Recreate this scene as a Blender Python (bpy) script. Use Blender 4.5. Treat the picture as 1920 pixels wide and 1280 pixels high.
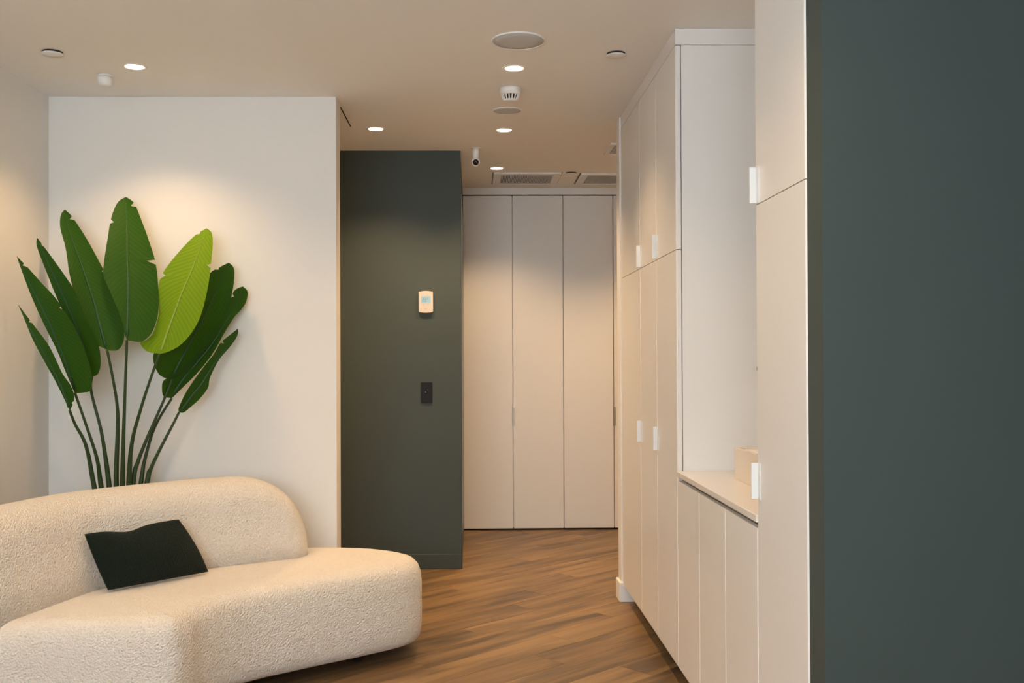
import bpy, bmesh, math, random
from mathutils import Vector, Matrix
from mathutils.geometry import intersect_line_plane
random.seed(7)
for o in list(bpy.data.objects): bpy.data.objects.remove(o)
SC = bpy.context.scene
COL = SC.collection
# ------------------------------------------------------------------ camera
F = 1867.0; CAMZ = 1.36; CEIL = 2.70
SHX, SHY = 40.0, 13.7
cam_d = bpy.data.cameras.new('camera'); cam = bpy.data.objects.new('camera', cam_d); COL.objects.link(cam)
cam_d.sensor_width = 36.0; cam_d.lens = F/1920*36.0
cam_d.shift_x = SHX/1920; cam_d.shift_y = SHY/1920
cam_d.clip_start = 0.05
CM = (Matrix.Translation((0, 0, CAMZ)) @ Matrix.Rotation(-35/F, 4, 'Z') @
      Matrix.Rotation(math.radians(90.5), 4, 'X') @ Matrix.Rotation(math.radians(-0.22), 4, 'Z'))
cam.matrix_world = CM
SC.camera = cam
# ------------------------------------------------------------------ world, daylight, exposure
w = bpy.data.worlds.new('world'); SC.world = w; w.use_nodes = True
bg = w.node_tree.nodes['Background']
bg.inputs[0].default_value = (0.80, 0.91, 1.0, 1); bg.inputs[1].default_value = 13.2
SC.view_settings.view_transform = 'Standard'; SC.view_settings.look = 'None'
SC.view_settings.gamma = 1.0; SC.view_settings.use_curve_mapping = False
SC.view_settings.exposure = 0.0
pl_d = bpy.data.lights.new('window_daylight', 'AREA'); pl_d.shape = 'RECTANGLE'; pl_d.size = 2.45; pl_d.size_y = 1.45
pl_d.cycles.is_portal = True
pl = bpy.data.objects.new('window_daylight', pl_d); COL.objects.link(pl)
pl.location = (-0.825, -1.12, 1.775); pl.rotation_euler = (math.radians(90), 0, 0)   # faces +Y after flip below
pl.rotation_euler = (math.radians(90), 0, math.radians(180)); 
LAMP_W = 52.0; LAMP_COL = (1.0, 0.665, 0.35)

# ------------------------------------------------------------------ pixel rays
CP = Vector((0, 0, CAMZ)); CR = CM.to_3x3()
def ray(px, py): return CR @ Vector(((px-960+SHX)/F, (640-py+SHY)/F, -1.0))
def on_y(px, py, Y): d = ray(px, py); return CP + d*(Y/d.y)
def on_z(px, py, Z): d = ray(px, py); return CP + d*((Z-CAMZ)/d.z)
def on_x(px, py, X): d = ray(px, py); return CP + d*(X/d.x)

# ------------------------------------------------------------------ materials
def mat(name, col, rough=0.5, spec=0.5, metal=0.0, bump=None, var=0.0, emit=None):
    m = bpy.data.materials.new(name); m.use_nodes = True
    nt = m.node_tree; b = nt.nodes['Principled BSDF']
    b.inputs['Base Color'].default_value = (*col, 1); b.inputs['Roughness'].default_value = rough
    b.inputs['Specular IOR Level'].default_value = spec; b.inputs['Metallic'].default_value = metal
    tc = nt.nodes.new('ShaderNodeTexCoord')
    if var:
        n = nt.nodes.new('ShaderNodeTexNoise'); n.inputs['Scale'].default_value = 3.0; n.inputs['Detail'].default_value = 4
        nt.links.new(tc.outputs['Object'], n.inputs['Vector'])
        mx = nt.nodes.new('ShaderNodeMix'); mx.data_type = 'RGBA'
        mx.inputs['A'].default_value = (*[c*(1-var) for c in col], 1); mx.inputs['B'].default_value = (*[min(1, c*(1+var)) for c in col], 1)
        nt.links.new(n.outputs['Fac'], mx.inputs['Factor']); nt.links.new(mx.outputs['Result'], b.inputs['Base Color'])
    if bump:
        sc, st, di = bump
        n = nt.nodes.new('ShaderNodeTexNoise'); n.inputs['Scale'].default_value = sc; n.inputs['Detail'].default_value = 3
        nt.links.new(tc.outputs['Object'], n.inputs['Vector'])
        bp = nt.nodes.new('ShaderNodeBump'); bp.inputs['Strength'].default_value = st; bp.inputs['Distance'].default_value = di
        nt.links.new(n.outputs['Fac'], bp.inputs['Height']); nt.links.new(bp.outputs['Normal'], b.inputs['Normal'])
    if emit:
        b.inputs['Emission Color'].default_value = (*emit[0], 1); b.inputs['Emission Strength'].default_value = emit[1]
    return m
M = {}
M['white_paint'] = mat('white_paint', (0.80, 0.77, 0.725), 0.75, 0.3, bump=(220, 0.08, 0.002), var=0.012)
M['ceiling_paint'] = mat('ceiling_paint', (0.87, 0.845, 0.80), 0.85, 0.2, bump=(180, 0.05, 0.002), var=0.01)
M['green_paint'] = mat('green_paint', (0.056, 0.071, 0.064), 0.6, 0.3, bump=(260, 0.10, 0.002), var=0.03)
M['laminate'] = mat('laminate', (0.78, 0.75, 0.71), 0.33, 0.45, bump=(300, 0.02, 0.001), var=0.008)
M['laminate_cool'] = mat('laminate_cool', (0.76, 0.73, 0.69), 0.38, 0.45, bump=(300, 0.02, 0.001), var=0.008)
M['counter'] = mat('counter', (0.80, 0.75, 0.68), 0.18, 0.5, var=0.02)
M['handle_white'] = mat('handle_white', (0.74, 0.74, 0.72), 0.35, 0.5, var=0.005)
M['kick'] = mat('kick', (0.085, 0.065, 0.052), 0.4, 0.4, var=0.1)
M['dark_gap'] = mat('dark_gap', (0.02, 0.02, 0.02), 0.8, 0.2, var=0.1)
M['white_plastic'] = mat('white_plastic', (0.82, 0.80, 0.77), 0.35, 0.5, var=0.005)
M['cream_plastic'] = mat('cream_plastic', (0.58, 0.51, 0.43), 0.4, 0.5, var=0.005)
M['grey_mesh'] = mat('grey_mesh', (0.56, 0.56, 0.56), 0.6, 0.3, bump=(900, 0.3, 0.001), var=0.03)
M['grille'] = mat('grille', (0.62, 0.64, 0.67), 0.5, 0.4, var=0.05)
M['black_plastic'] = mat('black_plastic', (0.010, 0.011, 0.013), 0.55, 0.2, var=0.1)
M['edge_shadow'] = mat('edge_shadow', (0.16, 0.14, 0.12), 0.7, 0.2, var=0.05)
M['black_lens'] = mat('black_lens', (0.01, 0.01, 0.012), 0.12, 0.6, var=0.1)
M['lcd'] = mat('lcd', (0.22, 0.38, 0.46), 0.3, 0.4, emit=((0.34, 0.55, 0.66), 0.16))
M['lcd_ink'] = mat('lcd_ink', (0.16, 0.24, 0.30), 0.5, 0.3, var=0.02)
M['print_ink'] = mat('print_ink', (0.45, 0.40, 0.34), 0.6, 0.2, var=0.02)
M['metal_edge'] = mat('metal_edge', (0.55, 0.56, 0.55), 0.35, 0.5, 0.8, var=0.03)
M['dark_satin'] = mat('dark_satin', (0.035, 0.045, 0.045), 0.3, 0.5, var=0.05)
M['brass'] = mat('brass', (0.42, 0.38, 0.30), 0.35, 0.5, 0.6, var=0.03)
M['lamp_glow'] = mat('lamp_glow', (0.9, 0.85, 0.75), 0.5, 0.2, emit=((1.0, 0.84, 0.62), 14.0))
M['downlight_rim'] = mat('downlight_rim', (0.80, 0.77, 0.72), 0.4, 0.4, var=0.005)
M['pale_box'] = mat('pale_box', (0.74, 0.62, 0.48), 0.22, 0.5, var=0.03)
M['tissue'] = mat('tissue', (0.85, 0.85, 0.84), 0.9, 0.1, bump=(60, 0.3, 0.004), var=0.01)
M['pot'] = mat('pot', (0.60, 0.58, 0.55), 0.6, 0.3, var=0.05)
M['soil'] = mat('soil', (0.05, 0.035, 0.025), 0.95, 0.1, bump=(60, 0.8, 0.01), var=0.2)
M['leg_black'] = mat('leg_black', (0.015, 0.014, 0.013), 0.4, 0.4, var=0.1)

def boucle(name, col, scale, strength, sheen=0.25):
    m = bpy.data.materials.new(name); m.use_nodes = True; nt = m.node_tree; b = nt.nodes['Principled BSDF']
    b.inputs['Roughness'].default_value = 0.95; b.inputs['Specular IOR Level'].default_value = 0.12
    b.inputs['Sheen Weight'].default_value = sheen; b.inputs['Sheen Roughness'].default_value = 0.5
    tc = nt.nodes.new('ShaderNodeTexCoord')
    n = nt.nodes.new('ShaderNodeTexNoise'); n.inputs['Scale'].default_value = scale; n.inputs['Detail'].default_value = 3; n.inputs['Distortion'].default_value = 0.8
    v = nt.nodes.new('ShaderNodeTexVoronoi'); v.inputs['Scale'].default_value = scale*1.35
    for t in (n, v): nt.links.new(tc.outputs['Object'], t.inputs['Vector'])
    ad = nt.nodes.new('ShaderNodeMath'); ad.operation = 'SUBTRACT'
    nt.links.new(n.outputs['Fac'], ad.inputs[0]); nt.links.new(v.outputs['Distance'], ad.inputs[1])
    bp = nt.nodes.new('ShaderNodeBump'); bp.inputs['Strength'].default_value = strength; bp.inputs['Distance'].default_value = 0.006
    nt.links.new(ad.outputs[0], bp.inputs['Height']); nt.links.new(bp.outputs['Normal'], b.inputs['Normal'])
    mx = nt.nodes.new('ShaderNodeMix'); mx.data_type = 'RGBA'
    mx.inputs['A'].default_value = (*[c*0.90 for c in col], 1); mx.inputs['B'].default_value = (*[min(1, c*1.05) for c in col], 1)
    nt.links.new(n.outputs['Fac'], mx.inputs['Factor']); nt.links.new(mx.outputs['Result'], b.inputs['Base Color'])
    return m
M['boucle'] = boucle('boucle', (0.74, 0.675, 0.59), 100, 0.85)
M['cushion'] = boucle('cushion', (0.0075, 0.0135, 0.0085), 160, 0.7, 0.06)

def wood_mat():
    m = bpy.data.materials.new('oak_plank'); m.use_nodes = True; nt = m.node_tree; b = nt.nodes['Principled BSDF']
    b.inputs['Roughness'].default_value = 0.42; b.inputs['Specular IOR Level'].default_value = 0.4
    tc = nt.nodes.new('ShaderNodeTexCoord'); oi = nt.nodes.new('ShaderNodeObjectInfo')
    mul = nt.nodes.new('ShaderNodeMath'); mul.operation = 'MULTIPLY'; mul.inputs[1].default_value = 57.0
    nt.links.new(oi.outputs['Random'], mul.inputs[0])
    cb = nt.nodes.new('ShaderNodeCombineXYZ')
    for k in range(3): nt.links.new(mul.outputs[0], cb.inputs[k])
    va = nt.nodes.new('ShaderNodeVectorMath'); va.operation = 'ADD'
    nt.links.new(tc.outputs['Object'], va.inputs[0]); nt.links.new(cb.outputs[0], va.inputs[1])
    def tex(scale, sc, detail, dist):
        mp = nt.nodes.new('ShaderNodeMapping'); mp.inputs['Scale'].default_value = sc
        nt.links.new(va.outputs[0], mp.inputs['Vector'])
        n = nt.nodes.new('ShaderNodeTexNoise'); n.inputs['Scale'].default_value = scale; n.inputs['Detail'].default_value = detail
        n.inputs['Distortion'].default_value = dist
        nt.links.new(mp.outputs[0], n.inputs['Vector']); return n
    n1 = tex(1.0, (1.3, 11.0, 1), 5, 0.7)
    n2 = tex(1.0, (5.0, 120.0, 1), 3, 0.2)
    mm = nt.nodes.new('ShaderNodeMath'); mm.operation = 'MULTIPLY_ADD'; mm.inputs[1].default_value = 0.22
    nt.links.new(n2.outputs['Fac'], mm.inputs[0]); nt.links.new(n1.outputs['Fac'], mm.inputs[2])
    m2 = nt.nodes.new('ShaderNodeMath'); m2.operation = 'MULTIPLY_ADD'; m2.inputs[1].default_value = 0.17
    nt.links.new(oi.outputs['Random'], m2.inputs[0]); nt.links.new(mm.outputs[0], m2.inputs[2])
    cr = nt.nodes.new('ShaderNodeValToRGB'); nt.links.new(m2.outputs[0], cr.inputs['Fac'])
    e = cr.color_ramp.elements
    e[0].position = 0.48; e[0].color = (0.080, 0.052, 0.031, 1)
    e[1].position = 0.86; e[1].color = (0.275, 0.165, 0.075, 1)
    x = e.new(0.66); x.color = (0.175, 0.104, 0.048, 1)
    nt.links.new(cr.outputs['Color'], b.inputs['Base Color'])
    bp = nt.nodes.new('ShaderNodeBump'); bp.inputs['Strength'].default_value = 0.12; bp.inputs['Distance'].default_value = 0.001
    nt.links.new(n2.outputs['Fac'], bp.inputs['Height']); nt.links.new(bp.outputs['Normal'], b.inputs['Normal'])
    return m
M['oak'] = wood_mat()

def leaf_mat(name, ca_, cb_, tr_, fac):
    m = bpy.data.materials.new(name); m.use_nodes = True; nt = m.node_tree; b = nt.nodes['Principled BSDF']
    out = nt.nodes['Material Output']
    uv = nt.nodes.new('ShaderNodeUVMap'); sp = nt.nodes.new('ShaderNodeSeparateXYZ'); nt.links.new(uv.outputs[0], sp.inputs[0])
    ab = nt.nodes.new('ShaderNodeMath'); ab.operation = 'ABSOLUTE'; nt.links.new(sp.outputs[0], ab.inputs[0])
    ma = nt.nodes.new('ShaderNodeMath'); ma.operation = 'MULTIPLY_ADD'; ma.inputs[1].default_value = 0.11
    nt.links.new(ab.outputs[0], ma.inputs[0]); nt.links.new(sp.outputs[1], ma.inputs[2])
    sn = nt.nodes.new('ShaderNodeMath'); sn.operation = 'MULTIPLY'; sn.inputs[1].default_value = 190.0; nt.links.new(ma.outputs[0], sn.inputs[0])
    si = nt.nodes.new('ShaderNodeMath'); si.operation = 'SINE'; nt.links.new(sn.outputs[0], si.inputs[0])
    bp = nt.nodes.new('ShaderNodeBump'); bp.inputs['Strength'].default_value = 0.25; bp.inputs['Distance'].default_value = 0.0008
    nt.links.new(si.outputs[0], bp.inputs['Height']); nt.links.new(bp.outputs['Normal'], b.inputs['Normal'])
    mr = nt.nodes.new('ShaderNodeMapRange'); mr.inputs[1].default_value = -1; mr.inputs[2].default_value = 1
    nt.links.new(si.outputs[0], mr.inputs[0])
    mx = nt.nodes.new('ShaderNodeMix'); mx.data_type = 'RGBA'; nt.links.new(mr.outputs[0], mx.inputs['Factor'])
    mx.inputs['A'].default_value = (*ca_, 1); mx.inputs['B'].default_value = (*cb_, 1)
    nt.links.new(mx.outputs['Result'], b.inputs['Base Color'])
    b.inputs['Roughness'].default_value = 0.6; b.inputs['Specular IOR Level'].default_value = 0.14
    tr = nt.nodes.new('ShaderNodeBsdfTranslucent'); tr.inputs['Color'].default_value = (*tr_, 1)
    nt.links.new(bp.outputs['Normal'], tr.inputs['Normal'])
    ms = nt.nodes.new('ShaderNodeMixShader'); ms.inputs[0].default_value = fac
    nt.links.new(b.outputs[0], ms.inputs[1]); nt.links.new(tr.outputs[0], ms.inputs[2]); nt.links.new(ms.outputs[0], out.inputs['Surface'])
    return m
M['leaf'] = leaf_mat('leaf_green', (0.018, 0.066, 0.004), (0.023, 0.078, 0.005), (0.14, 0.32, 0.015), 0.10)
M['lamplit_leaf'] = leaf_mat('leaf_lamplit', (0.120, 0.245, 0.008), (0.185, 0.330, 0.012), (0.42, 0.60, 0.02), 0.35)  # lamplight on one leaf painted in as a brighter, yellower green
M['lamplit_midrib'] = mat('lamplit_midrib', (0.26, 0.38, 0.05), 0.45, 0.35, var=0.1)  # midrib of that leaf, brightened in colour to match
M['midrib'] = mat('midrib', (0.030, 0.085, 0.035), 0.45, 0.35, var=0.1)
M['petiole'] = mat('petiole', (0.030, 0.058, 0.016), 0.45, 0.35, var=0.2)

# ------------------------------------------------------------------ helpers
def link(name, me, m, parent=None, smooth=False):
    o = bpy.data.objects.new(name, me); COL.objects.link(o)
    if m is not None:
        me.materials.clear(); me.materials.append(m)
    if smooth:
        for p in me.polygons: p.use_smooth = True
    if parent is not None: o.parent = parent
    return o
def obj(name, bm, m, parent=None, smooth=False, loc=None):
    """links the bmesh; origin is moved to its base centre unless loc is given"""
    if loc is None:
        xs = [v.co.x for v in bm.verts]; ys = [v.co.y for v in bm.verts]; zs = [v.co.z for v in bm.verts]
        loc = Vector(((min(xs)+max(xs))/2, (min(ys)+max(ys))/2, min(zs)))
    else: loc = Vector(loc)
    bmesh.ops.translate(bm, verts=bm.verts, vec=-loc)
    bmesh.ops.recalc_face_normals(bm, faces=bm.faces)
    me = bpy.data.meshes.new(name); bm.to_mesh(me); bm.free()
    o = link(name, me, m, parent, smooth)
    o.location = loc
    if parent is not None: o.location = loc - wloc(parent)
    return o
def wloc(o):
    v = Vector(o.location)
    while o.parent is not None: o = o.parent; v += Vector(o.location)
    return v
def empty(name, loc, label, cat, group=None):
    o = bpy.data.objects.new(name, None); COL.objects.link(o); o.location = loc; o.empty_display_size = 0.1
    return tag(o, label, cat, group)
def tag(o, label, cat, group=None):
    o['label'] = label; o['category'] = cat
    if group: o['group'] = group
    return o
def struct(o): o['kind'] = 'structure'; return o
def box(bm, x0, x1, y0, y1, z0, z1, bev=0.0, seg=1):
    vs = [bm.verts.new((x, y, z)) for x in (x0, x1) for y in (y0, y1) for z in (z0, z1)]
    fs = [(0,1,3,2),(4,6,7,5),(0,4,5,1),(2,3,7,6),(0,2,6,4),(1,5,7,3)]
    faces = [bm.faces.new([vs[i] for i in f]) for f in fs]
    if bev:
        ed = list({e for f in faces for e in f.edges})
        bmesh.ops.bevel(bm, geom=ed, offset=bev, segments=seg, affect='EDGES', profile=0.5)
    return bm
def nb(*a, **k): return box(bmesh.new(), *a, **k)
def lathe(bm, prof, c, n=40, cap=True):
    """prof: (r, z) from one end to the other, revolved about the vertical through c"""
    rings = []
    for r, z in prof:
        rings.append([bm.verts.new((c[0]+r*math.cos(2*math.pi*i/n), c[1]+r*math.sin(2*math.pi*i/n), c[2]+z)) for i in range(n)])
    for a, b in zip(rings, rings[1:]):
        for i in range(n): bm.faces.new((a[i], a[(i+1)%n], b[(i+1)%n], b[i]))
    if cap: bm.faces.new(rings[0]); bm.faces.new(rings[-1])
    return bm
def tube(bm, pts, rad, n=10, flat=1.0):
    pts = [Vector(p) for p in pts]; rings = []
    for i, p in enumerate(pts):
        t = (pts[min(i+1, len(pts)-1)]-pts[max(i-1, 0)]).normalized()
        a = t.cross(Vector((0, 1, 0))).normalized(); b = t.cross(a).normalized()
        r = rad[i] if isinstance(rad, (list, tuple)) else rad
        rings.append([bm.verts.new(p + a*r*math.cos(2*math.pi*k/n) + b*r*flat*math.sin(2*math.pi*k/n)) for k in range(n)])
    for a, b in zip(rings, rings[1:]):
        for k in range(n): bm.faces.new((a[k], a[(k+1)%n], b[(k+1)%n], b[k]))
    bm.faces.new(rings[0]); bm.faces.new(rings[-1]); return bm
def catmull(pts, per, closed=False):
    pts = [Vector(p) for p in pts]; n = len(pts); out = []
    segs = n if closed else n-1
    for i in range(segs):
        if closed: p0, p1, p2, p3 = pts[(i-1)%n], pts[i], pts[(i+1)%n], pts[(i+2)%n]
        else: p0, p1, p2, p3 = pts[max(i-1, 0)], pts[i], pts[i+1], pts[min(i+2, n-1)]
        for k in range(per):
            t = k/per
            out.append(0.5*((2*p1)+(p2-p0)*t+(2*p0-5*p1+4*p2-p3)*t*t+(3*p1-p0-3*p2+p3)*t*t*t))
    if not closed: out.append(pts[-1].copy())
    return out
def resample(pts, n):
    L = [0.0]
    for a, b in zip(pts, pts[1:]): L.append(L[-1]+(b-a).length)
    out = []; j = 0
    for i in range(n):
        d = L[-1]*i/(n-1)
        while j < len(L)-2 and L[j+1] < d: j += 1
        t = (d-L[j])/max(1e-9, L[j+1]-L[j]); out.append(pts[j].lerp(pts[j+1], min(1, max(0, t))))
    return out

# ------------------------------------------------------------------ floor: base + planks laid on the diagonal
X0, X1, Y0, Y1 = -3.0, 2.2, -1.3, 8.45
floor = struct(obj('floor', nb(X0, X1, Y0, Y1, -0.06, -0.012), M['dark_gap']))
ANG = math.radians(42); PW, PLN = 0.185, 1.24
ca, sa = math.cos(ANG), math.sin(ANG)
cx, cy = (X0+X1)/2, (Y0+Y1)/2
def plank_mesh(lx0, lx1):
    bm = nb(lx0, lx1, -PW/2+0.0006, PW/2-0.0006, -0.011, 0.0); return bm
shared = None
row = -40
VX0, VX1, VY0, VY1 = -2.15, 1.95, 2.2, 8.4     # the part of the floor near the photograph
for row in range(-40, 41):
    off = (row*0.37 % 1.0)*PLN + random.uniform(-0.12, 0.12)
    for k in range(-9, 10):
        u = k*PLN + off; v = row*PW
        wx, wy = cx+u*ca-v*sa, cy+u*sa+v*ca
        corners = [(cx+(u+a)*ca-(v+b)*sa, cy+(u+a)*sa+(v+b)*ca) for a in (-PLN/2, PLN/2) for b in (-PW/2, PW/2)]
        xs = [c[0] for c in corners]; ys = [c[1] for c in corners]
        if max(xs) < VX0 or min(xs) > VX1 or max(ys) < VY0 or min(ys) > VY1: continue
        inside = min(xs) > X0 and max(xs) < X1 and min(ys) > Y0 and max(ys) < Y1
        if inside and shared is not None: me = shared
        else:
            bm = plank_mesh(-PLN/2+0.0006, PLN/2-0.0006)
            if not inside:
                R = Matrix.Rotation(-ANG, 3, 'Z')
                for p, nrm in (((X0, cy), (-1, 0)), ((X1, cy), (1, 0)), ((cx, Y0), (0, -1)), ((cx, Y1), (0, 1))):
                    lp = R @ Vector((p[0]-wx, p[1]-wy, 0)); ln = R @ Vector((*nrm, 0))
                    g = bm.verts[:]+bm.edges[:]+bm.faces[:]
                    bmesh.ops.bisect_plane(bm, geom=g, plane_co=lp, plane_no=ln, clear_outer=True)
                    be = [e for e in bm.edges if e.is_boundary]
                    if be: bmesh.ops.holes_fill(bm, edges=be)
                if len(bm.faces) < 4: bm.free(); continue
            me = bpy.data.meshes.new('plank'); bm.to_mesh(me); bm.free(); me.materials.append(M['oak'])
            if inside: shared = me
        o = bpy.data.objects.new('plank', me); COL.objects.link(o); o.parent = floor
        o.location = Vector((wx, wy, -random.uniform(0, 0.0004)))-wloc(floor); o.rotation_euler = (0, 0, ANG)
# floor covering beyond the photograph's view, same planks too far behind the camera to matter
bm = nb(X0, X1, Y0, VY0-0.9, -0.0115, -0.0006)
rest = obj('plank_field', bm, M['oak'], floor); rest['kind'] = 'stuff'

# ------------------------------------------------------------------ room shell
WLX = -2.154; WBY = 5.11; WEX = on_y(631, 600, WBY).x
struct(obj('ceiling', nb(X0, X1, Y0, Y1, CEIL, CEIL+0.12), M['ceiling_paint']))
struct(obj('wall_left', nb(WLX-0.12, WLX, Y0, WBY, 0, CEIL), M['white_paint']))
struct(obj('wall_rear', nb(X0, WEX, WBY, WBY+0.15, 0, CEIL, bev=0.002), M['white_paint']))
GX = on_y(864.5, 640, 6.44).x; GY = 6.44
struct(obj('wall_center', nb(X0, GX, GY, 8.4, 0, CEIL), M['green_paint']))
sk = struct(obj('baseboard_center', nb(X0, GX+0.004, GY-0.012, GY-0.0005, 0, 0.095, bev=0.002), M['green_paint']))
struct(obj('gloss_strip', nb(GX+0.0005, GX+0.004, GY+0.03, 7.80, 0.0, 2.44), M['dark_satin']))   # glossy dark strip added over the green-painted return for its sheen
struct(obj('wall_hall_left', nb(X0-0.1, X0, WBY+0.15, GY, 0, CEIL), M['white_paint']))
struct(obj('wall_hall_right', nb(X1, X1+0.1, 2.46, Y1, 0, CEIL), M['white_paint']))
struct(obj('wall_end', nb(X0, X1, Y1, Y1+0.1, 0, CEIL), M['white_paint']))
CX = 0.834                                  # plane of the cabinet fronts
NY = 5.535                                  # wall that closes the cabinet bank
struct(obj('wall_partition', nb(0.826, X1, NY, NY+0.11, 0, CEIL, bev=0.002), M['white_paint']))
struct(obj('baseboard_partition', nb(0.813, 0.98, NY-0.014, NY+0.122, 0, 0.11, bev=0.003), M['white_paint']))
struct(obj('wall_right', nb(1.46, 1.58, 2.46, NY, 0, CEIL), M['white_paint']))
TY0, TY1 = 2.356, 2.462
struct(obj('wall_near_right', nb(CX+0.002, X1, TY0, TY1, 0, CEIL), M['green_paint']))
struct(obj('wall_side_right', nb(1.46, 1.58, Y0, TY0, 0, CEIL), M['green_paint']))
# window wall behind the camera
bm = bmesh.new()
for a in ((WLX-0.12, -2.05, 0, CEIL), (0.40, 1.58, 0, CEIL), (-2.05, 0.40, 0, 1.05), (-2.05, 0.40, 2.50, CEIL)): box(bm, a[0], a[1], Y0, Y0+0.12, a[2], a[3])
struct(obj('wall_front', bm, M['white_paint']))
bm = bmesh.new()
for x in (-2.05, -0.845, 0.36): box(bm, x, x+0.04, Y0+0.03, Y0+0.09, 1.05, 2.50)
for z in (1.05, 2.46): box(bm, -2.05, 0.40, Y0+0.03, Y0+0.09, z, z+0.04)
struct(obj('window_1', bm, M['metal_edge']))
# narrow slot in the ceiling by the end of the white wall
a = on_z(638.5, 201, CEIL); b = on_z(656, 237, CEIL)
struct(obj('trim_2', nb(a.x-0.003, a.x+0.003, a.y, b.y, CEIL-0.0015, CEIL+0.001), M['dark_gap']))

# ------------------------------------------------------------------ built-in cabinets
def door(parent, y0, y1, z0, z1, handle=None, name='door'):
    """front facing -X; y0 is the near edge; the near vertical edge carries a chamfer"""
    t = 0.020; c = 0.0045; g = 0.0016
    y0 += g; y1 -= g
    pts = [(CX+c, y0), (CX+t, y0), (CX+t, y1), (CX+0.001, y1), (CX, y1-0.001), (CX, y0+c)]
    bm = bmesh.new()
    lo = [bm.verts.new((x, y, z0+0.0015)) for x, y in pts]; hi = [bm.verts.new((x, y, z1-0.0015)) for x, y in pts]
    bm.faces.new(lo); bm.faces.new(hi)
    for i in range(len(pts)): bm.faces.new((lo[i], lo[(i+1)%6], hi[(i+1)%6], hi[i]))
    d = obj(name, bm, M['laminate'], parent)
    if handle:
        hz0, hz1 = handle
        hb = bmesh.new()
        box(hb, CX-0.021, CX-0.0005, y1-0.010, y1-0.004, hz0, hz1, bev=0.0008)      # blade standing out from the door edge
        box(hb, CX-0.0025, CX-0.0003, y1-0.034, y1-0.006, hz0, hz1)                 # flat foot on the door
        obj('handle', hb, M['handle_white'], d)
    return d
ZT, ZS, ZB = 2.632, 1.797, 0.10
CBK = 1.455
def cabinet(name, label, y0, y1, z1, cat='cabinet'):
    r = empty(name, ((CX+CBK)/2, (y0+y1)/2, 0), label, cat)
    obj('body', nb(CX+0.0235, CBK, y0, y1-0.002, ZB, z1), M['laminate'], r)
    obj('kickboard', nb(CX+0.065, CX+0.08, y0, y1-0.002, 0, ZB-0.001), M['kick'], r)
    return r
e_ = [4.040, 4.478, 4.912, NY-0.003]
t1 = cabinet('tall_cabinet', 'tall cream cabinet with six doors reaching the ceiling beyond the open bench', e_[0], e_[3], ZT)
obj('bulkhead', nb(CX, CBK, e_[0], e_[3]-0.002, ZT+0.002, CEIL-0.001), M['laminate'], t1)
for i in range(3):
    door(t1, e_[i], e_[i+1], ZS, ZT, (ZS+0.006, ZS+0.113) if i < 2 else None, 'upper_door')
    door(t1, e_[i], e_[i+1], ZB, ZS, (0.942, 1.046) if i < 2 else None, 'lower_door')
b_ = [2.904, 3.277, 3.655, 4.040]
t2 = cabinet('base_cabinet', 'low cream base cabinet with three handleless doors under the bench top', b_[0]+0.002, b_[3]-0.001, 0.845)
for i in range(3): door(t2, b_[i], b_[i+1], ZB, 0.858)
obj('finger_channel', nb(CX+0.03, CX+0.04, b_[0]+0.002, b_[3]-0.002, 0.8455, 0.8725), M['metal_edge'], t2)
tag(obj('countertop', nb(CX-0.004, CBK, b_[0]+0.002, b_[3]-0.001, 0.873, 0.896, bev=0.003, seg=2), M['counter']),
    'cream bench top set between the tall cabinets, above the low doors', 'countertop')
n_ = [TY1+0.004, 2.902]
t3 = cabinet('tall_cabinet', 'nearest tall cream cabinet with two doors against the dark teal wall', n_[0], n_[1], ZT)
obj('bulkhead', nb(CX, CBK, n_[0], n_[1]-0.002, ZT+0.002, CEIL-0.001), M['laminate'], t3)
door(t3, n_[0], n_[1], ZS+0.006, ZT, (ZS+0.010, ZS+0.116), 'upper_door')
door(t3, n_[0], n_[1], ZB, ZS+0.006, (0.945, 1.050), 'lower_door')

# pale box with tissues on the bench, dark round socket on the cabinet side
r = empty('tissue_box', (1.075, 3.60, 0.896), 'pale beige tissue box standing on the cream bench top', 'box')
bm = bmesh.new()
bx0, bx1, by0, by1, bz0, bz1 = 0.998, 1.158, 3.43, 3.775, 0.8965, 1.015
for a in ((bx0, bx0+0.012, by0, by1), (bx1-0.012, bx1, by0, by1), (bx0+0.012, bx1-0.012, by0, by0+0.012), (bx0+0.012, bx1-0.012, by1-0.012, by1)):
    box(bm, *a, bz0, bz1)
box(bm, bx0+0.012, bx1-0.012, by0+0.012, by1-0.012, bz0, bz0+0.01)
obj('casing', bm, M['pale_box'], r)
obj('tissues', nb(bx0+0.016, bx1-0.016, by0+0.016, by1-0.016, bz0+0.011, bz1-0.006, bev=0.006, seg=2), M['tissue'], r)
p = on_y(1432, 691, 4.038)
bm = bmesh.new(); lathe(bm, [(0.029, 0), (0.029, 0.008), (0.024, 0.011), (0.010, 0.011)], (0, 0, 0), 28)
bmesh.ops.rotate(bm, verts=bm.verts, matrix=Matrix.Rotation(math.radians(90), 3, 'X'))
bmesh.ops.translate(bm, verts=bm.verts, vec=(p.x, 4.0395, p.z))
tag(obj('round_socket', bm, M['black_plastic'], None, True), 'dark round socket on the cabinet side panel above the bench', 'socket')

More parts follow.
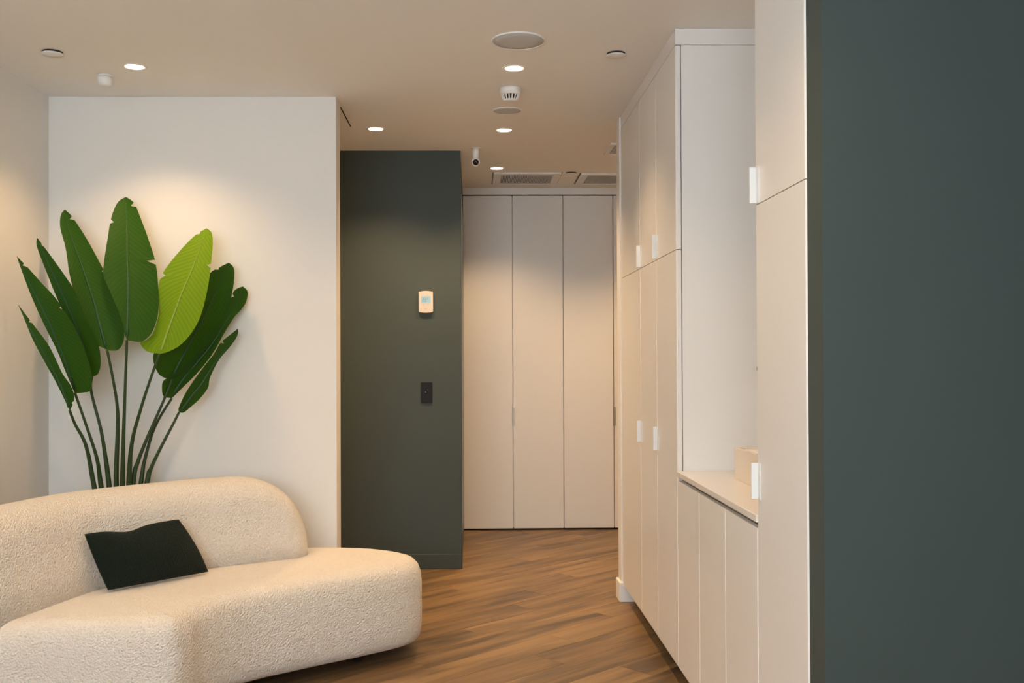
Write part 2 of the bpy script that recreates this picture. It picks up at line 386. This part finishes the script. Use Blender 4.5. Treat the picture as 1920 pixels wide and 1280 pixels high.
# ------------------------------------------------------------------ wardrobe wall at the end of the hall
WY = 7.85
xs = [on_y(x, 680, WY).x for x in (868.5, 961.5, 1056.5, 1150.5)]
xs.append(xs[-1]+(xs[-1]-xs[0])/3)
r = empty('wardrobe', ((xs[0]+xs[-1])/2, 8.1, 0), 'pale grey built-in wardrobe with tall flat doors at the end of the hall', 'wardrobe')
obj('body', nb(xs[0], xs[-1], WY+0.024, 8.39, 0.02, 2.63), M['laminate_cool'], r)
obj('bulkhead', nb(xs[0], xs[-1]+0.2, WY-0.004, 8.39, 2.645, CEIL-0.001), M['laminate_cool'], r)
obj('kickboard', nb(xs[0], xs[-1], WY+0.03, WY+0.045, 0.0, 0.019), M['dark_gap'], r)
for i in range(4):
    bm = nb(xs[i]+0.003, xs[i+1]-0.003, WY, WY+0.02, 0.014, 2.636, bev=0.001)
    d = obj('door', bm, M['laminate_cool'], r)
    if i in (1, 3):
        z0, z1 = 1.36-(799-670)/237.8, 1.36-(764-670)/237.8
        hb = bmesh.new(); box(hb, xs[i]-0.001, xs[i]+0.002, WY-0.012, WY+0.016, z0, z1); box(hb, xs[i]+0.0025, xs[i]+0.016, WY-0.0025, WY-0.0003, z0, z1)
        obj('handle', hb, M['brass'], d)

# ------------------------------------------------------------------ ceiling fittings
def downlight(x, y, label, lit=1.0):
    r = empty('downlight', (x, y, CEIL), label, 'downlight', 'round recessed ceiling downlights')
    bm = bmesh.new(); lathe(bm, [(0.057, -0.0005), (0.056, -0.003), (0.048, -0.005), (0.0415, -0.0005)], (x, y, CEIL), 40, cap=False)
    obj('rim', bm, M['downlight_rim'], r, True)
    bm = bmesh.new(); lathe(bm, [(0.041, -0.0008), (0.041, -0.0022), (0.030, -0.0028), (0.008, -0.0030)], (x, y, CEIL), 40)
    obj('diffuser', bm, M['lamp_glow'], r, True)
    ld = bpy.data.lights.new('downlight_beam', 'SPOT'); ld.energy = LAMP_W*lit; ld.color = LAMP_COL
    ld.spot_size = math.radians(120); ld.spot_blend = 0.7; ld.shadow_soft_size = 0.035
    lo = bpy.data.objects.new('downlight_beam', ld); COL.objects.link(lo); lo.parent = r; lo.location = (0, 0, -0.012)
    return r
def cpt(px, py): return on_z(px, py, CEIL)
pts = {}
for k, (px, py, lab) in {'A': (252.5, 124.5, 'glowing round downlight in the ceiling above the leafy plant'),
        'B': (964, 127.5, 'glowing round downlight between the large speaker and the smoke detector'),
        'C': (704.5, 241.5, 'glowing round downlight in front of the dark green wall top'),
        'D': (945.5, 243.5, 'glowing round downlight between the small speaker and the white security camera'),
        'E': (931.5, 315, 'farthest glowing round downlight beside the ceiling air vent')}.items():
    q = cpt(px, py); pts[k] = q; downlight(q.x, q.y, lab, {'A': 0.85, 'B': 1.0}.get(k, 1.6))
A, B = pts['A'], pts['B']
for x, y, lab in ((B.x, B.y-1.24, 'downlight overhead beside the open bench, above the top of the photograph'),
                  (B.x, B.y-2.48, 'downlight overhead in front of the dark teal wall end'),
                  (A.x, A.y-1.24, 'downlight overhead above the near end of the cream sofa'),
                  (A.x, A.y-2.48, 'downlight overhead in front of the sofa by the left wall'),
                  (B.x, B.y-3.72, 'downlight overhead closest to the viewer on the cabinet side'),
                  (A.x, A.y-3.72, 'downlight overhead closest to the viewer on the left wall side')):
    downlight(x, y, lab, 0.8)
downlight(1.45, 6.95, 'unseen downlight added behind the tall cabinet to brighten the hall', 1.7)  # extra lamp out of sight, added for more warm light in the hall
downlight(-1.8, pts['C'].y, 'unseen downlight added behind the white wall to brighten the hall', 1.7)  # second added lamp, unseen, lifts the hall from the left
# speakers
def speaker(px, py, R, label):
    q = cpt(px, py)
    r = empty('ceiling_speaker', (q.x, q.y, CEIL), label, 'speaker', 'round flush ceiling speakers')
    bm = bmesh.new(); lathe(bm, [(R, -0.0005), (R, -0.005), (R-0.004, -0.007), (R-0.008, -0.006), (R-0.008, -0.0005)], (q.x, q.y, CEIL), 56, cap=False)
    obj('rim', bm, M['white_plastic'], r, True)
    bm = bmesh.new(); lathe(bm, [(R-0.0082, -0.0008), (R-0.0082, -0.005), (R*0.6, -0.0065), (R*0.1, -0.007)], (q.x, q.y, CEIL), 56)
    obj('grille', bm, M['grey_mesh'], r, True)
speaker(972, 75.5, 0.116, 'large round ceiling speaker with pale grey mesh grille')
speaker(951, 206.5, 0.081, 'smaller round grey ceiling speaker just behind the smoke detector')
# sprinkler cover plates
def cover(px, py, R, label, face='white_plastic'):
    q = cpt(px, py)
    r = empty('sprinkler_cover', (q.x, q.y, CEIL), label, 'sprinkler cover', 'round sprinkler cover plates')
    bm = bmesh.new(); lathe(bm, [(R*0.93, -0.0003), (R*0.93, -0.008), (R*0.3, -0.008)], (q.x, q.y, CEIL), 36); obj('collar', bm, M['dark_gap'], r)
    bm = bmesh.new(); lathe(bm, [(R*0.9, -0.0085), (R, -0.0085), (R, -0.011), (R*0.96, -0.0125), (R*0.3, -0.0125)], (q.x, q.y, CEIL), 36); obj('plate', bm, M[face], r, True)
cover(1155, 100, 0.0435, 'round cream cover plate on the ceiling near the tall cabinet')
cover(98, 97, 0.045, 'round cover plate on the ceiling above the left white wall')
cover(1071, 323.5, 0.042, 'small dark-edged cover plate between the two ceiling air vents')
# smoke detector
q = cpt(957, 165.5)
r = empty('smoke_detector', (q.x, q.y, CEIL), 'white smoke detector with dark slots hanging from the ceiling', 'smoke detector')
bm = bmesh.new(); lathe(bm, [(0.054, -0.0005), (0.0555, -0.006), (0.0545, -0.022), (0.050, -0.032), (0.044, -0.036), (0.030, -0.036)], (q.x, q.y, CEIL), 40); obj('base', bm, M['white_plastic'], r, True)
bm = bmesh.new(); lathe(bm, [(0.036, -0.0365), (0.030, -0.056), (0.010, -0.056)], (q.x, q.y, CEIL), 32); obj('chamber', bm, M['black_plastic'], r)
bm = bmesh.new(); lathe(bm, [(0.020, -0.0565), (0.033, -0.057), (0.034, -0.062), (0.028, -0.066), (0.008, -0.067)], (q.x, q.y, CEIL), 40); obj('cap', bm, M['white_plastic'], r, True)
for k in range(16):
    a = 2*math.pi*(k+0.5)/16
    p0 = Vector((q.x+0.043*math.cos(a), q.y+0.043*math.sin(a), CEIL-0.035)); p1 = Vector((q.x+0.033*math.cos(a), q.y+0.033*math.sin(a), CEIL-0.059))
    obj('fin', tube(bmesh.new(), [p0, p1], 0.0034, 6), M['white_plastic'], r)
# motion sensor
q = cpt(197, 141)
r = empty('motion_sensor', (q.x, q.y, CEIL), 'small white dome motion sensor on the ceiling near the corner', 'sensor')
bm = bmesh.new(); lathe(bm, [(0.037, -0.0005), (0.037, -0.006), (0.035, -0.008), (0.02, -0.008)], (q.x, q.y, CEIL), 32); obj('base', bm, M['white_plastic'], r, True)
bm = bmesh.new(); lathe(bm, [(0.0345, -0.0085)]+[(0.0345*math.cos(t)**0.6, -0.022-0.030*math.sin(t)) for t in [i*math.pi/2/8*0.96 for i in range(9)]], (q.x, q.y, CEIL), 32); obj('dome', bm, M['white_plastic'], r, True)
# security camera
q = cpt(892, 277.5)
r = empty('security_camera', (q.x, q.y, CEIL), 'white security camera with black lens hanging from the ceiling', 'camera')
bm = bmesh.new(); lathe(bm, [(0.030, -0.0005), (0.030, -0.004), (0.018, -0.006)], (q.x, q.y, CEIL), 28); obj('mount', bm, M['white_plastic'], r, True)
bm = bmesh.new(); lathe(bm, [(0.0215, -0.0065), (0.0215, -0.058), (0.0195, -0.060), (0.0195, -0.064), (0.0215, -0.066), (0.0215, -0.075)], (q.x, q.y, CEIL), 28); obj('stem', bm, M['white_plastic'], r, True)
tl = Vector((0, -0.92, -0.40)).normalized(); c0 = Vector((q.x, q.y+0.005, CEIL-0.082))
pp = [c0-tl*0.016, c0-tl*0.012, c0+tl*0.035, c0+tl*0.038]
def disc_tube(pts_, rad_, mname, nm, par):
    bm = bmesh.new(); rings = []
    a = Vector((1, 0, 0)); b = tl.cross(a)
    for p_, r_ in zip(pts_, rad_): rings.append([bm.verts.new(p_+a*r_*math.cos(2*math.pi*k/28)+b*r_*math.sin(2*math.pi*k/28)) for k in range(28)])
    for u, v in zip(rings, rings[1:]):
        for k in range(28): bm.faces.new((u[k], u[(k+1)%28], v[(k+1)%28], v[k]))
    bm.faces.new(rings[0]); bm.faces.new(rings[-1]); return obj(nm, bm, M[mname], par, True)
hd = disc_tube(pp, [0.014, 0.0255, 0.0270, 0.0255], 'white_plastic', 'head', r)
disc_tube([c0+tl*0.0385, c0+tl*0.0405], [0.0190, 0.0185], 'black_lens', 'lens', hd)
# air vents
def vent(x0, x1, y0, y1, label, wd=0.055, edge_strips=True):
    r = empty('air_vent', ((x0+x1)/2, (y0+y1)/2, CEIL), label, 'air vent', 'ceiling air vents')
    z0, z1 = CEIL-0.014, CEIL-0.0005
    bm = bmesh.new()
    box(bm, x0, x0+wd, y0, y1, z0, z1, bev=0.002); box(bm, x1-wd, x1, y0, y1, z0, z1, bev=0.002)
    box(bm, x0+wd, x1-wd, y0, y0+wd, z0, z1, bev=0.002); box(bm, x0+wd, x1-wd, y1-wd*0.6, y1, z0, z1, bev=0.002)
    obj('frame', bm, M['white_plastic'], r)
    obj('backing', nb(x0+wd, x1-wd, y0+wd, y1-wd*0.6, CEIL-0.002, CEIL-0.0006), M['dark_gap'], r)
    bm = bmesh.new(); n = 34
    for i in range(n):
        x = x0+wd+0.004+(x1-x0-2*wd-0.008)*i/(n-1); box(bm, x-0.0032, x+0.0032, y0+wd, y1-wd*0.6, CEIL-0.010, CEIL-0.003)
    g = obj('grille', bm, M['grille'], r); g['kind'] = 'stuff'
    # dark strips painting the shadow line beside the hung frame
    for u0, u1 in () if not edge_strips else ((x0-0.0065, x0-0.001), (x1+0.001, x1+0.0065)): obj('edge_shade', nb(u0, u1, y0, y1, CEIL-0.003, CEIL-0.0005), M['edge_shadow'], r)
a = cpt(925.5, 322.5); b = cpt(1053, 322.5); c = cpt(940, 343.5)
vent(a.x, b.x, a.y, c.y, 'square ceiling air vent with grey grille beside the farthest downlight')
a2 = cpt(1089.5, 323.5); vent(a2.x, a2.x+(b.x-a.x), a2.y, c.y, 'grey ceiling air vent partly hidden behind the tall cream cabinet')
a3 = cpt(1145, 267.5); c3 = cpt(1138, 287); vent(a3.x, a3.x+0.45, a3.y, c3.y, 'smaller ceiling vent peeking out behind the far cabinet corner', 0.028, False)

# ------------------------------------------------------------------ fittings on the green wall
GF = GY
a = on_y(785, 545.5, GF); b = on_y(812.5, 587, GF)
r = empty('thermostat', ((a.x+b.x)/2, GF, b.z), 'cream wall thermostat with pale blue screen on the dark green wall', 'thermostat')
bm = bmesh.new(); W, H = b.x-a.x, a.z-b.z; n = 10; ring = []
top = [(a.x+0.003+(W-0.006)*i/n, a.z-0.005+0.005*math.sin(math.pi*i/n)) for i in range(n+1)]
bot = [(a.x+0.003+(W-0.006)*i/n, b.z+0.005-0.005*math.sin(math.pi*i/n)) for i in range(n, -1, -1)]
ol = top+[(b.x, a.z-0.010), (b.x, b.z+0.010)]+bot+[(a.x, b.z+0.010), (a.x, a.z-0.010)]
cxx, czz = (a.x+b.x)/2, (a.z+b.z)/2
rs = []
for s, y in ((1, GF-0.0004), (1, GF-0.018), (0.96, GF-0.024)): rs.append([bm.verts.new((cxx+(x-cxx)*s, y, czz+(z-czz)*s)) for x, z in ol])
for u, v in zip(rs, rs[1:]):
    for i in range(len(ol)): bm.faces.new((u[i], u[(i+1)%len(ol)], v[(i+1)%len(ol)], v[i]))
bm.faces.new(rs[0]); bm.faces.new(rs[-1]); case = obj('casing', bm, M['cream_plastic'], r)
yf = GF-0.024
def fx(u): return a.x+W*u
def fz(v): return a.z-H*v
scr = obj('screen', nb(fx(0.17), fx(0.83), yf-0.0012, yf-0.0002, fz(0.56), fz(0.24)), M['lcd'], r)
# worn segment digits 88 : 8 reading as dark blocks, and a small one at the right
bm = bmesh.new()
def seg(u0, v0, u1, v1): box(bm, fx(u0), fx(u1), yf-0.0016, yf-0.0013, fz(v1), fz(v0))
def digit(u, w, v, h, segs):
    t = 0.016
    S = {'a': (u, v, u+w, v+t), 'g': (u, v+h/2, u+w, v+h/2+t), 'd': (u, v+h-t, u+w, v+h),
         'f': (u, v, u+t*1.4, v+h/2), 'b': (u+w-t*1.4, v, u+w, v+h/2), 'e': (u, v+h/2, u+t*1.4, v+h), 'c': (u+w-t*1.4, v+h/2, u+w, v+h)}
    for s in segs: seg(*S[s])
digit(0.27, 0.10, 0.31, 0.18, 'abged'); digit(0.41, 0.10, 0.31, 0.18, 'abgcd'); digit(0.61, 0.06, 0.31, 0.09, 'acdfg')
obj('digits', bm, M['lcd_ink'], r)
for u, v, hw in ((0.32, 0.175, 0.05), (0.62, 0.185, 0.05), (0.33, 0.63, 0.05), (0.64, 0.625, 0.05), (0.49, 0.815, 0.09)):
    obj('button_mark', nb(fx(u-hw), fx(u+hw), yf-0.0012, yf-0.0003, fz(v+0.012), fz(v-0.012)), M['print_ink'], r)
a = on_y(789.3, 716.5, GF); b = on_y(810.7, 754.5, GF)
r = empty('light_switch', ((a.x+b.x)/2, GF, b.z), 'black switch plate on the dark green wall below the thermostat', 'switch')
obj('plate', nb(a.x, b.x, GF-0.009, GF-0.0004, b.z, a.z, bev=0.0015), M['black_plastic'], r)
for px, py in ((798.3, 735.3), (802.2, 731)):
    q = on_y(px, py, GF-0.0095); bm = bmesh.new(); lathe(bm, [(0.0075, 0), (0.0075, 0.003), (0.003, 0.004)], (0, 0, 0), 16)
    bmesh.ops.rotate(bm, verts=bm.verts, matrix=Matrix.Rotation(math.radians(90), 3, 'X')); bmesh.ops.translate(bm, verts=bm.verts, vec=(q.x, GF-0.0093, q.z))
    obj('button', bm, M['black_lens'], r, True)

# ------------------------------------------------------------------ sofa
def outline_rings(ctrl, prof, per=10):
    P = catmull([(x, y, 0) for x, y in ctrl], per, True); n = len(P)
    area = sum(P[i].x*P[(i+1)%n].y-P[(i+1)%n].x*P[i].y for i in range(n))
    N = []
    for i in range(n):
        t = (P[(i+1)%n]-P[i-1]).normalized(); nn = Vector((-t.y, t.x, 0)); N.append(nn if area > 0 else -nn)
    bm = bmesh.new(); rings = []
    lim = []
    for i in range(n):
        t0 = (P[i]-P[i-3]); t1 = (P[(i+3)%n]-P[i]); an = t0.to_2d().angle_signed(t1.to_2d(), 0.0)*(-1 if area > 0 else 1)
        rad = (t0.length+t1.length)/2/max(1e-4, an) if an > 0 else 9.0
        lim.append(min(0.75*rad, 0.12))
    lim = [sum(sorted(lim[(i+k)%n] for k in range(-3, 4))[:3])/3 for i in range(n)]
    lim = [sum(lim[(i+k)%n] for k in range(-5, 6))/11 for i in range(n)]
    mxi = max(p_[0] for p_ in prof)
    for ins, z in prof: rings.append([bm.verts.new((P[i].x+N[i].x*ins*min(1, lim[i]/mxi), P[i].y+N[i].y*ins*min(1, lim[i]/mxi), z)) for i in range(n)])
    for u, v in zip(rings, rings[1:]):
        for i in range(n): bm.faces.new((u[i], u[(i+1)%n], v[(i+1)%n], v[i]))
    c0 = bm.faces.new(rings[0]); c1 = bm.faces.new(rings[-1]); bmesh.ops.triangulate(bm, faces=[c0, c1], ngon_method='EAR_CLIP'); return bm
sofa = empty('sofa', (-1.2, 4.2, 0), 'curved cream boucle sofa in the left foreground', 'sofa')
seat_ctrl = [(-0.235, 4.60), (-0.29, 4.47), (-0.46, 4.32), (-0.70, 4.14), (-0.90, 3.97), (-1.005, 3.79), (-1.035, 3.66), (-1.09, 3.575),
             (-1.30, 3.545), (-1.50, 3.53), (-1.66, 3.48), (-1.80, 3.40), (-1.93, 3.40), (-2.00, 3.52), (-1.98, 3.80), (-1.90, 4.08),
             (-1.76, 4.32), (-1.55, 4.56), (-1.30, 4.76), (-1.03, 4.91), (-0.75, 4.96), (-0.48, 4.92), (-0.29, 4.78)]
seat = outline_rings(seat_ctrl, [(0.085, 0.060), (0.055, 0.060), (0.028, 0.068), (0.010, 0.09), (0.001, 0.13), (0, 0.20), (0, 0.33), (0.005, 0.375), (0.017, 0.405), (0.036, 0.424), (0.060, 0.432), (0.085, 0.434)])
obj('seat', seat, M['boucle'], sofa, True)
# backrest: slab swept along the back of the seat, rounded down at both ends
front = catmull([(-0.735, 4.665, 0), (-0.86, 4.605, 0), (-1.00, 4.525, 0), (-1.17, 4.41, 0), (-1.35, 4.23, 0), (-1.49, 4.05, 0), (-1.555, 3.86, 0), (-1.60, 3.69, 0), (-1.655, 3.50, 0), (-1.70, 3.42, 0)], 12)
front = resample(front, 90); n = len(front)
Ltot = sum((front[i+1]-front[i]).length for i in range(n-1))
bm = bmesh.new(); rings = []
T = 0.27; HT = 0.808; HB = 0.40
for i in range(n):
    s = Ltot*i/(n-1)
    t = (front[min(i+1, n-1)]-front[max(i-1, 0)]).normalized(); nn = Vector((t.y, -t.x, 0))     # towards the back
    if nn.y < 0: nn = -nn
    e1 = 0.34; u = max(0.0, 1-s/e1); hR = max(0.0, 1-u**2.3)**0.43
    e2 = 0.16; u2 = max(0.0, 1-(Ltot-s)/e2); hL = math.sqrt(max(0.0, 1-u2**2.2))
    hh = max(0.03, min(hR, hL)); top = HB+0.01+(HT-HB-0.01)*hh
    rt = 0.11; g = 1.0
    # squeeze thickness at the extreme ends
    q1 = min(1.0, (s+0.004)/0.13); q2 = min(1.0, (Ltot-s+0.004)/0.13)
    wq = math.sqrt(max(0.02, 1-(1-min(q1, q2))**2)); th = T*wq
    mid = front[i]+nn*(T/2); lean = 0.05*(top-HB)/(HT-HB)
    prof = []
    R_ = min(th/2*0.98, rt, (top-HB)*0.9)
    prof.append((-th/2, HB)); prof.append((-th/2-0.006, HB+(top-HB)*0.35)); prof.append((-th/2, max(HB+0.002, top-R_-(top-HB)*0.12)))
    for k in range(9):
        a_ = math.pi/2*k/8; prof.append((-th/2+R_-R_*math.cos(a_), top-R_+R_*math.sin(a_)))
    for k in range(9):
        a_ = math.pi/2*k/8; prof.append((th/2-R_+R_*math.sin(a_), top-R_+R_*math.cos(a_)))
    prof.append((th/2, max(HB+0.002, top-R_-(top-HB)*0.3))); prof.append((th/2, HB))
    ring = []
    for off, z in prof:
        p = mid+nn*(off+lean*(z-HB)/(max(0.01, top-HB))); ring.append(bm.verts.new((p.x, p.y, z)))
    rings.append(ring)
for u, v in zip(rings, rings[1:]):
    for k in range(len(u)): bm.faces.new((u[k], u[(k+1)%len(u)], v[(k+1)%len(u)], v[k]))
bm.faces.new(rings[0]); bm.faces.new(rings[-1])
bmesh.ops.remove_doubles(bm, verts=bm.verts, dist=0.0005)
obj('backrest', bm, M['boucle'], sofa, True)
for x, y in ((-0.52, 4.50), (-0.62, 4.80), (-1.10, 3.80), (-1.35, 4.50), (-1.80, 3.60), (-1.72, 4.16), (-0.98, 4.20)):
    bm = bmesh.new(); lathe(bm, [(0.020, 0.0), (0.024, 0.003), (0.026, 0.070)], (x, y, 0), 20); obj('leg', bm, M['leg_black'], sofa, True)

# cushion
BL = on_z(203, 1108, 0.442); BR = on_z(390, 1073, 0.442)
ux = (BR-BL).normalized(); bk = Vector((-ux.y, ux.x, 0))
if bk.y < 0: bk = -bk
dl = ray(159, 1003); dr = ray(334, 975)
def on_plane(px, py):        # the cushion's leaning plane
    d_ = ray(px, py); pn = ux.cross(Vector((0, 0, 0.215))+bk*0.065).normalized(); return CP+d_*((BL-CP).dot(pn)/d_.dot(pn))
TL, TR = on_plane(159, 1003), on_plane(334, 975)
nrm = ux.cross(TL-BL).normalized()
if nrm.y > 0: nrm = -nrm
bm = bmesh.new(); NU, NV = 32, 20; gridf = {}; gridb = {}
for i in range(NU+1):
    for j in range(NV+1):
        u_, v_ = i/NU, j/NV; a_ = u_*2-1; b_2 = v_*2-1
        c_ = BL.lerp(BR, u_).lerp(TL.lerp(TR, u_), v_)
        puff = (max(0, 1-a_*a_)*max(0, 1-b_2*b_2))**0.8*0.042
        c_ = c_ - (TL-BL)*(0.075*math.exp(-((u_-0.42)/0.17)**2)*v_**2) + ux*(0.012*math.sin(math.pi*v_)*(1 if u_ > 0.5 else -0.3)*abs(a_))
        gridf[i, j] = bm.verts.new(c_+nrm*(puff+0.003)); gridb[i, j] = bm.verts.new(c_-nrm*(puff*0.6+0.003))
for i in range(NU):
    for j in range(NV):
        bm.faces.new((gridf[i, j], gridf[i+1, j], gridf[i+1, j+1], gridf[i, j+1])); bm.faces.new((gridb[i, j], gridb[i, j+1], gridb[i+1, j+1], gridb[i+1, j]))
for i in range(NU):
    for j in (0, NV): bm.faces.new((gridf[i, j], gridf[i+1, j], gridb[i+1, j], gridb[i, j]))
for j in range(NV):
    for i in (0, NU): bm.faces.new((gridf[i, j], gridf[i, j+1], gridb[i, j+1], gridb[i, j]))
bmesh.ops.translate(bm, verts=bm.verts, vec=(0, 0, 0.004))
tag(obj('cushion', bm, M['cushion'], None, True), 'dark green rectangular cushion leaning on the sofa backrest', 'cushion')

# ------------------------------------------------------------------ plant
PB = Vector((-1.70, 4.86, 0))
plant = empty('bird_of_paradise_plant', PB, 'tall leafy plant with paddle-shaped green leaves behind the sofa', 'plant')
bm = bmesh.new(); lathe(bm, [(0.10, 0.0), (0.115, 0.003), (0.145, 0.29), (0.150, 0.30), (0.150, 0.32), (0.138, 0.32), (0.134, 0.28), (0.05, 0.28)], PB, 36); obj('pot', bm, M['pot'], plant, True)
bm = bmesh.new(); lathe(bm, [(0.133, 0.281), (0.133, 0.292), (0.09, 0.30), (0.02, 0.303)], PB, 28); obj('soil', bm, M['soil'], plant, True)
def cpx(c): return Vector((c[0]/2.1333, 340+c[1]/2.1333, 0))
def leaf(left, right, mid, stem, dtip, dbase, dbot, tilt=0.0, fold=0.12, notch=(), rib=0.006, lamplit=False):
    """left, right, mid: tip to base in the photograph; the depths place the blade, tilt turns it about its midrib"""
    NS, NH = 72, 5
    Lp = resample(catmull([cpx(c) for c in left], 8), NS); Rp = resample(catmull([cpx(c) for c in right], 8), NS); Mp = resample(catmull([cpx(c) for c in mid], 8), NS)
    bm = bmesh.new(); uvl = bm.loops.layers.uv.new('UVMap'); rows = []; uvd = {}; ribp = []
    for i in range(NS):
        t = i/(NS-1); D = dtip+(dbase-dtip)*t - 0.05*math.sin(math.pi*t)*0.6
        row = []
        ls = rs_ = 1.0
        for side, tn, dep, wn in notch:
            k = max(0.0, 1-abs(t-tn)/wn)
            if side < 0: ls -= dep*k
            else: rs_ -= dep*k
        for h in range(-NH, NH+1):
            q = abs(h)/NH
            if h < 0: pxp = Mp[i].lerp(Lp[i], q*ls)
            else: pxp = Mp[i].lerp(Rp[i], q*rs_)
            lat = (pxp-Mp[i]); wm = lat.length*D/F
            sgn = -1 if h < 0 else 1
            dd = D + tilt*wm*sgn + fold*wm - 0.25*wm*q
            v = bm.verts.new(on_y(pxp.x, pxp.y, dd)); row.append(v); uvd[v] = (h/NH, 1-t)
        rows.append(row); ribp.append(on_y(Mp[i].x, Mp[i].y, D-0.002))
    for u, v in zip(rows, rows[1:]):
        for k in range(2*NH):
            f = bm.faces.new((u[k], u[k+1], v[k+1], v[k]))
            for lp in f.loops: lp[uvl].uv = uvd[lp.vert]
    lf = obj('leaf', bm, M['lamplit_leaf' if lamplit else 'leaf'], plant, True)
    if lamplit: lf['label'] = 'leaf with lamplight painted in as yellow-green, pale midrib'
    nr = len(ribp[3::3]); obj('midrib', tube(bmesh.new(), ribp[3::3], [0.0008+(rib-0.0008)*k/(nr-1) for k in range(nr)], 8, 0.6), M['lamplit_midrib' if lamplit else 'midrib'], lf, True)
    sp = [cpx(c) for c in stem]; m_ = len(sp)
    S3 = [ribp[-1]]
    for k, p_ in enumerate(sp): S3.append(on_y(p_.x, p_.y, dbase+(dbot-dbase)*(k+1)/m_))
    b_ = S3[-1]; S3.append(Vector((PB.x+(b_.x-PB.x)*0.35, PB.y+(b_.y-PB.y)*0.35, 0.297)))
    S3 = catmull(S3, 8); m_ = len(S3)
    obj('petiole', tube(bmesh.new(), S3, [0.0062+0.011*(k/(m_-1))**2.2 for k in range(m_)], 10), M['petiole'], lf, True)
N = 0.010
# far left, low and narrow
leaf([(72,492),(95,545),(130,630),(175,715),(225,805),(278,915)], [(74,494),(130,568),(190,648),(222,708),(250,768),(285,820),(297,870),(280,917)],
     [(72,492),(110,570),(160,660),(205,740),(250,830),(279,916)], [(300,970),(345,1060),(378,1228)], 4.50, 4.66, 4.80, tilt=0.2, notch=((1,0.17,0.6,N),(1,0.93,0.3,N)))
leaf([(66,298),(95,380),(130,470),(175,570),(225,670),(262,760),(298,845)], [(68,300),(112,345),(170,410),(225,470),(300,585),(345,690),(367,780),(362,835),(335,844),(300,847)],
     [(66,298),(110,390),(150,470),(200,575),(245,680),(275,760),(300,846)], [(350,990),(388,1110),(405,1225)], 4.54, 4.70, 4.82, tilt=0.1, notch=((1,0.07,0.7,N),(1,0.40,0.32,N)))
leaf([(148,225),(148,262),(185,360),(225,460),(270,560),(310,660),(345,740),(368,782)], [(149,225),(205,300),(255,370),(300,440),(345,550),(390,640),(403,715),(395,765),(369,783)],
     [(148,225),(185,310),(235,420),(280,520),(320,620),(350,710),(368,783)], [(365,840),(402,985),(420,1090),(437,1225)], 4.62, 4.76, 4.84, tilt=0.1, notch=((1,0.06,0.7,N),(1,0.47,0.35,N)))
leaf([(258,113),(243,135),(241,185),(262,265),(278,370),(300,455),(335,560),(365,620),(392,655),(410,664),(428,674)], [(260,113),(290,143),(350,235),(410,345),(450,420),(485,510),(498,580),(494,640),(475,672),(450,677),(430,675)],
     [(259,113),(275,190),(310,290),(345,390),(375,480),(400,575),(420,650),(429,675)], [(452,790),(469,900),(471,1000),(465,1220)], 4.95, 4.74, 4.84, tilt=0.2, notch=((1,0.07,0.55,N),(1,0.44,0.2,N)))
leaf([(503,62),(470,85),(445,145),(430,230),(415,330),(415,380),(440,440),(470,510),(492,570),(500,612),(504,622),(508,634)], [(504,62),(535,85),(560,140),(595,235),(622,325),(634,430),(634,520),(615,590),(590,625),(560,642),(530,638),(509,635)],
     [(503,62),(506,160),(508,280),(511,400),(511,500),(509,580),(508,635)], [(503,760),(498,900),(493,1060),(490,1220)], 5.02, 4.70, 4.83, tilt=0.0, notch=((1,0.07,0.5,N),(-1,0.2,0.3,N),(1,0.42,0.42,N)))
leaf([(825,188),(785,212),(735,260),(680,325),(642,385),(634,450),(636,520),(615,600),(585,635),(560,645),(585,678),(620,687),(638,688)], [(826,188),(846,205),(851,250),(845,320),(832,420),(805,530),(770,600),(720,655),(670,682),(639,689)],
     [(825,188),(800,270),(765,360),(730,440),(700,520),(670,600),(650,660),(638,689)], [(600,795),(560,920),(527,1050),(515,1215)], 4.94, 4.70, 4.84, tilt=-0.25, lamplit=True, notch=((-1,0.06,0.5,N),(-1,0.40,0.35,N),(1,0.27,0.35,N)))
leaf([(915,325),(880,342),(835,372),(800,450),(750,540),(690,620),(640,665),(614,690),(616,730),(635,770),(660,786),(686,790)], [(916,325),(935,345),(937,385),(928,450),(905,540),(870,630),(820,700),(765,755),(720,782),(688,791)],
     [(915,326),(890,390),(850,470),(805,560),(765,635),(725,710),(700,760),(687,790)], [(655,875),(600,1000),(552,1120),(532,1212)], 4.99, 4.88, 4.87, tilt=0.8, notch=((-1,0.08,0.4,N),))
leaf([(970,420),(935,440),(900,520),(850,610),(780,700),(700,770),(655,795),(648,830),(655,860),(685,866)], [(972,420),(990,440),(985,480),(965,512),(935,545),(895,610),(850,690),(790,765),(730,825),(688,867)],
     [(971,420),(955,470),(910,550),(855,640),(800,710),(740,780),(705,830),(687,867)], [(620,980),(580,1110),(563,1212)], 5.03, 4.93, 4.91, tilt=0.9, notch=((-1,0.1,0.4,N),))
leaf([(950,590),(905,625),(880,648),(855,690),(825,728),(775,795),(740,850),(715,905),(716,922)], [(952,590),(950,615),(925,655),(875,715),(840,785),(832,825),(800,868),(765,900),(735,924),(717,923)],
     [(951,590),(920,640),(885,690),(845,745),(805,810),(765,860),(735,900),(716,923)], [(690,975),(640,1070),(603,1150),(588,1205)], 5.01, 4.90, 4.90, tilt=1.1, notch=((-1,0.2,0.6,N),))
